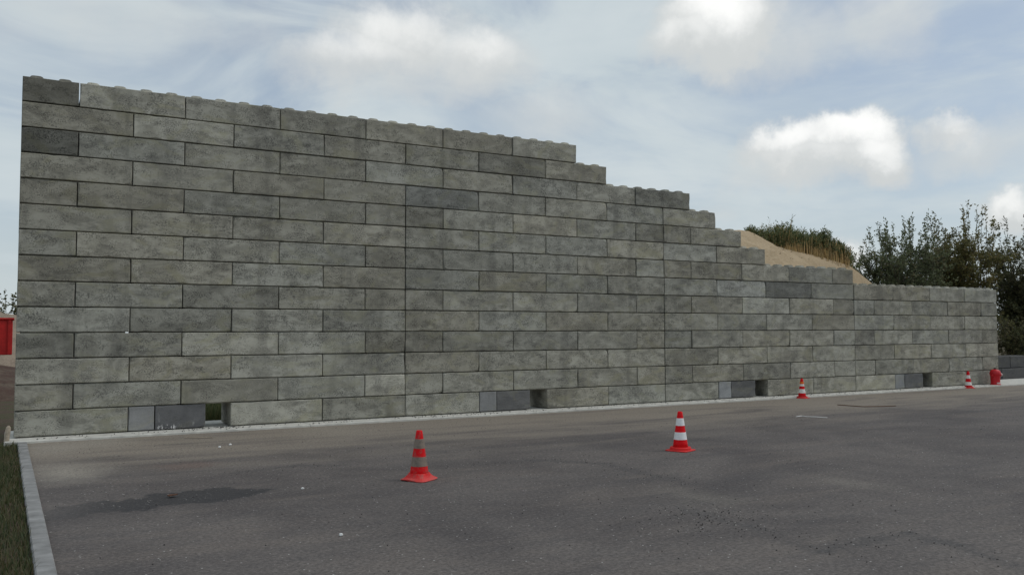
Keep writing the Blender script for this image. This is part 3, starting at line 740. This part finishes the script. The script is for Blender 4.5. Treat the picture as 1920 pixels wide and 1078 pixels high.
tag(ob('plastic_strip', bm, m_white), 'crumpled white strip of plastic lying on the open asphalt', 'strip')
m_dleaf = plain('dead_leaf', (.10, .05, .032), .8, .3, 30)
bm = bmesh.new(); pp = [g(315, 933.5, GZ), g(322, 931.5, GZ), (g(333, 931, GZ))]
ribbon(bm, pp, (.01, .045, .008), .008, GZ+.004)
for v in bm.verts: v.co.z += .02*abs(math.sin(v.co.x*60))
tag(ob('dead_leaf', bm, m_dleaf), 'brown dead leaf lying in the dark damp stain', 'leaf')
def pebble_mesh(seed):
    bm = bmesh.new(); bmesh.ops.create_icosphere(bm, subdivisions=1, radius=1); q = random.Random(seed)
    for v in bm.verts: v.co *= q.uniform(.75, 1.2); v.co.z *= .7
    me = bpy.data.meshes.new('pebble'); bm.to_mesh(me); bm.free(); me.materials.append(m_white); return me
pm = pebble_mesh(1)
for px, py, s, lb in ((412, 839, .022, 'white stone chip, one of a pair on the asphalt before the first opening'), (432, 834.5, .024, 'white stone chip, one of a pair on the asphalt before the first opening'),
                      (567, 917, .02, 'lone white stone chip between the dark stain and the worn cone'), (640, 1004, .02, 'white stone chip alone on bare asphalt in front of the worn cone')):
    o = ob('white_stone', pm, None); q = atz(px, py, GZ); o.location = (q.x, q.y, GZ+s*.5); o.scale = (s, s, s); o.rotation_euler[2] = random.random()*6
    tag(o, lb, 'stone', 'white stone chips on the asphalt')

# loose grit: too many to count
def grit(name, label, P, size, mat):
    n = len(P); base = np.array([[1, 0, -.3], [-.5, .87, -.3], [-.5, -.87, -.3], [.1, .05, .75]])
    a = rng.uniform(0, 6.28, n); s = size*rng.uniform(.45, 1.5, n)
    ca, sa = np.cos(a), np.sin(a)
    V = np.empty((n, 4, 3)); V[..., 0] = base[:, 0]*ca[:, None]-base[:, 1]*sa[:, None]; V[..., 1] = base[:, 0]*sa[:, None]+base[:, 1]*ca[:, None]; V[..., 2] = base[:, 2]
    V = (V+rng.normal(size=V.shape)*.15)*s[:, None, None]+P[:, None]
    f = np.array([[0, 1, 3], [1, 2, 3], [2, 0, 3], [0, 2, 1]]); F = (np.arange(n)[:, None, None]*4+f[None]).reshape(-1, 3)
    o = ob(name, arr_mesh(name, V.reshape(-1, 3), F, mat=mat)); o['kind'] = 'stuff'; return tag(o, label, 'grit')
m_clod = plain('sand_clod', (.30, .23, .15), .95, .3, 4)
grit('sand_clods', 'small clods and stones on the slope of the sand mound', SANDP+np.array([0, 0, .008]), .028, m_clod)
def scatter_yard(n):
    y = -.8-13.5*rng.random(n); x = .35+rng.random(n)*26; return np.stack([x, y, np.full(n, GZ+.002)], 1)
m_gd = plain('dark_grit', (.05, .047, .045), .9, .3, 5); m_gl = plain('light_grit', (.36, .34, .31), .9, .35, 5)
Pd = [scatter_yard(1800)]
for sp in seams:
    pts = [np.array(g(*q, GZ)) for q in sp]
    for a, b_ in zip(pts, pts[1:]):
        n = int(26*np.linalg.norm(b_-a)); s = rng.random(n)[:, None]; Pd.append(a+(b_-a)*s+rng.normal(size=(n, 3))*np.array([.13, .13, 0]))
c0 = np.array(g(1330, 968, GZ)); Pd.append(c0+rng.normal(size=(150, 3))*np.array([.4, .3, 0]))
grit('dark_grit', 'dark loose grit scattered over the asphalt', np.concatenate(Pd)+np.array([0, 0, .002]), .0065, m_gd)
Pl = [scatter_yard(900), c0+rng.normal(size=(60, 3))*np.array([.4, .3, 0])]
grit('pale_grit', 'pale loose grit scattered over the asphalt', np.concatenate(Pl)+np.array([0, 0, .002]), .0065, m_gl)
n = 520; x = rng.uniform(.3, 25, n); P = np.stack([x, rng.uniform(-.41, -.02, n), np.full(n, .001)], 1)
P = np.concatenate([P, np.stack([rng.normal(3.1, .25, 60), rng.uniform(-.2, .05, 60), np.full(60, .001)], 1), np.stack([rng.normal(7.6, .5, 40), rng.uniform(-.4, -.1, 40), np.full(40, .001)], 1)])
grit('footing_crumbs', 'dark crumbs of soil scattered on the pale footing', P+np.array([0, 0, .003]), .011, m_gd)
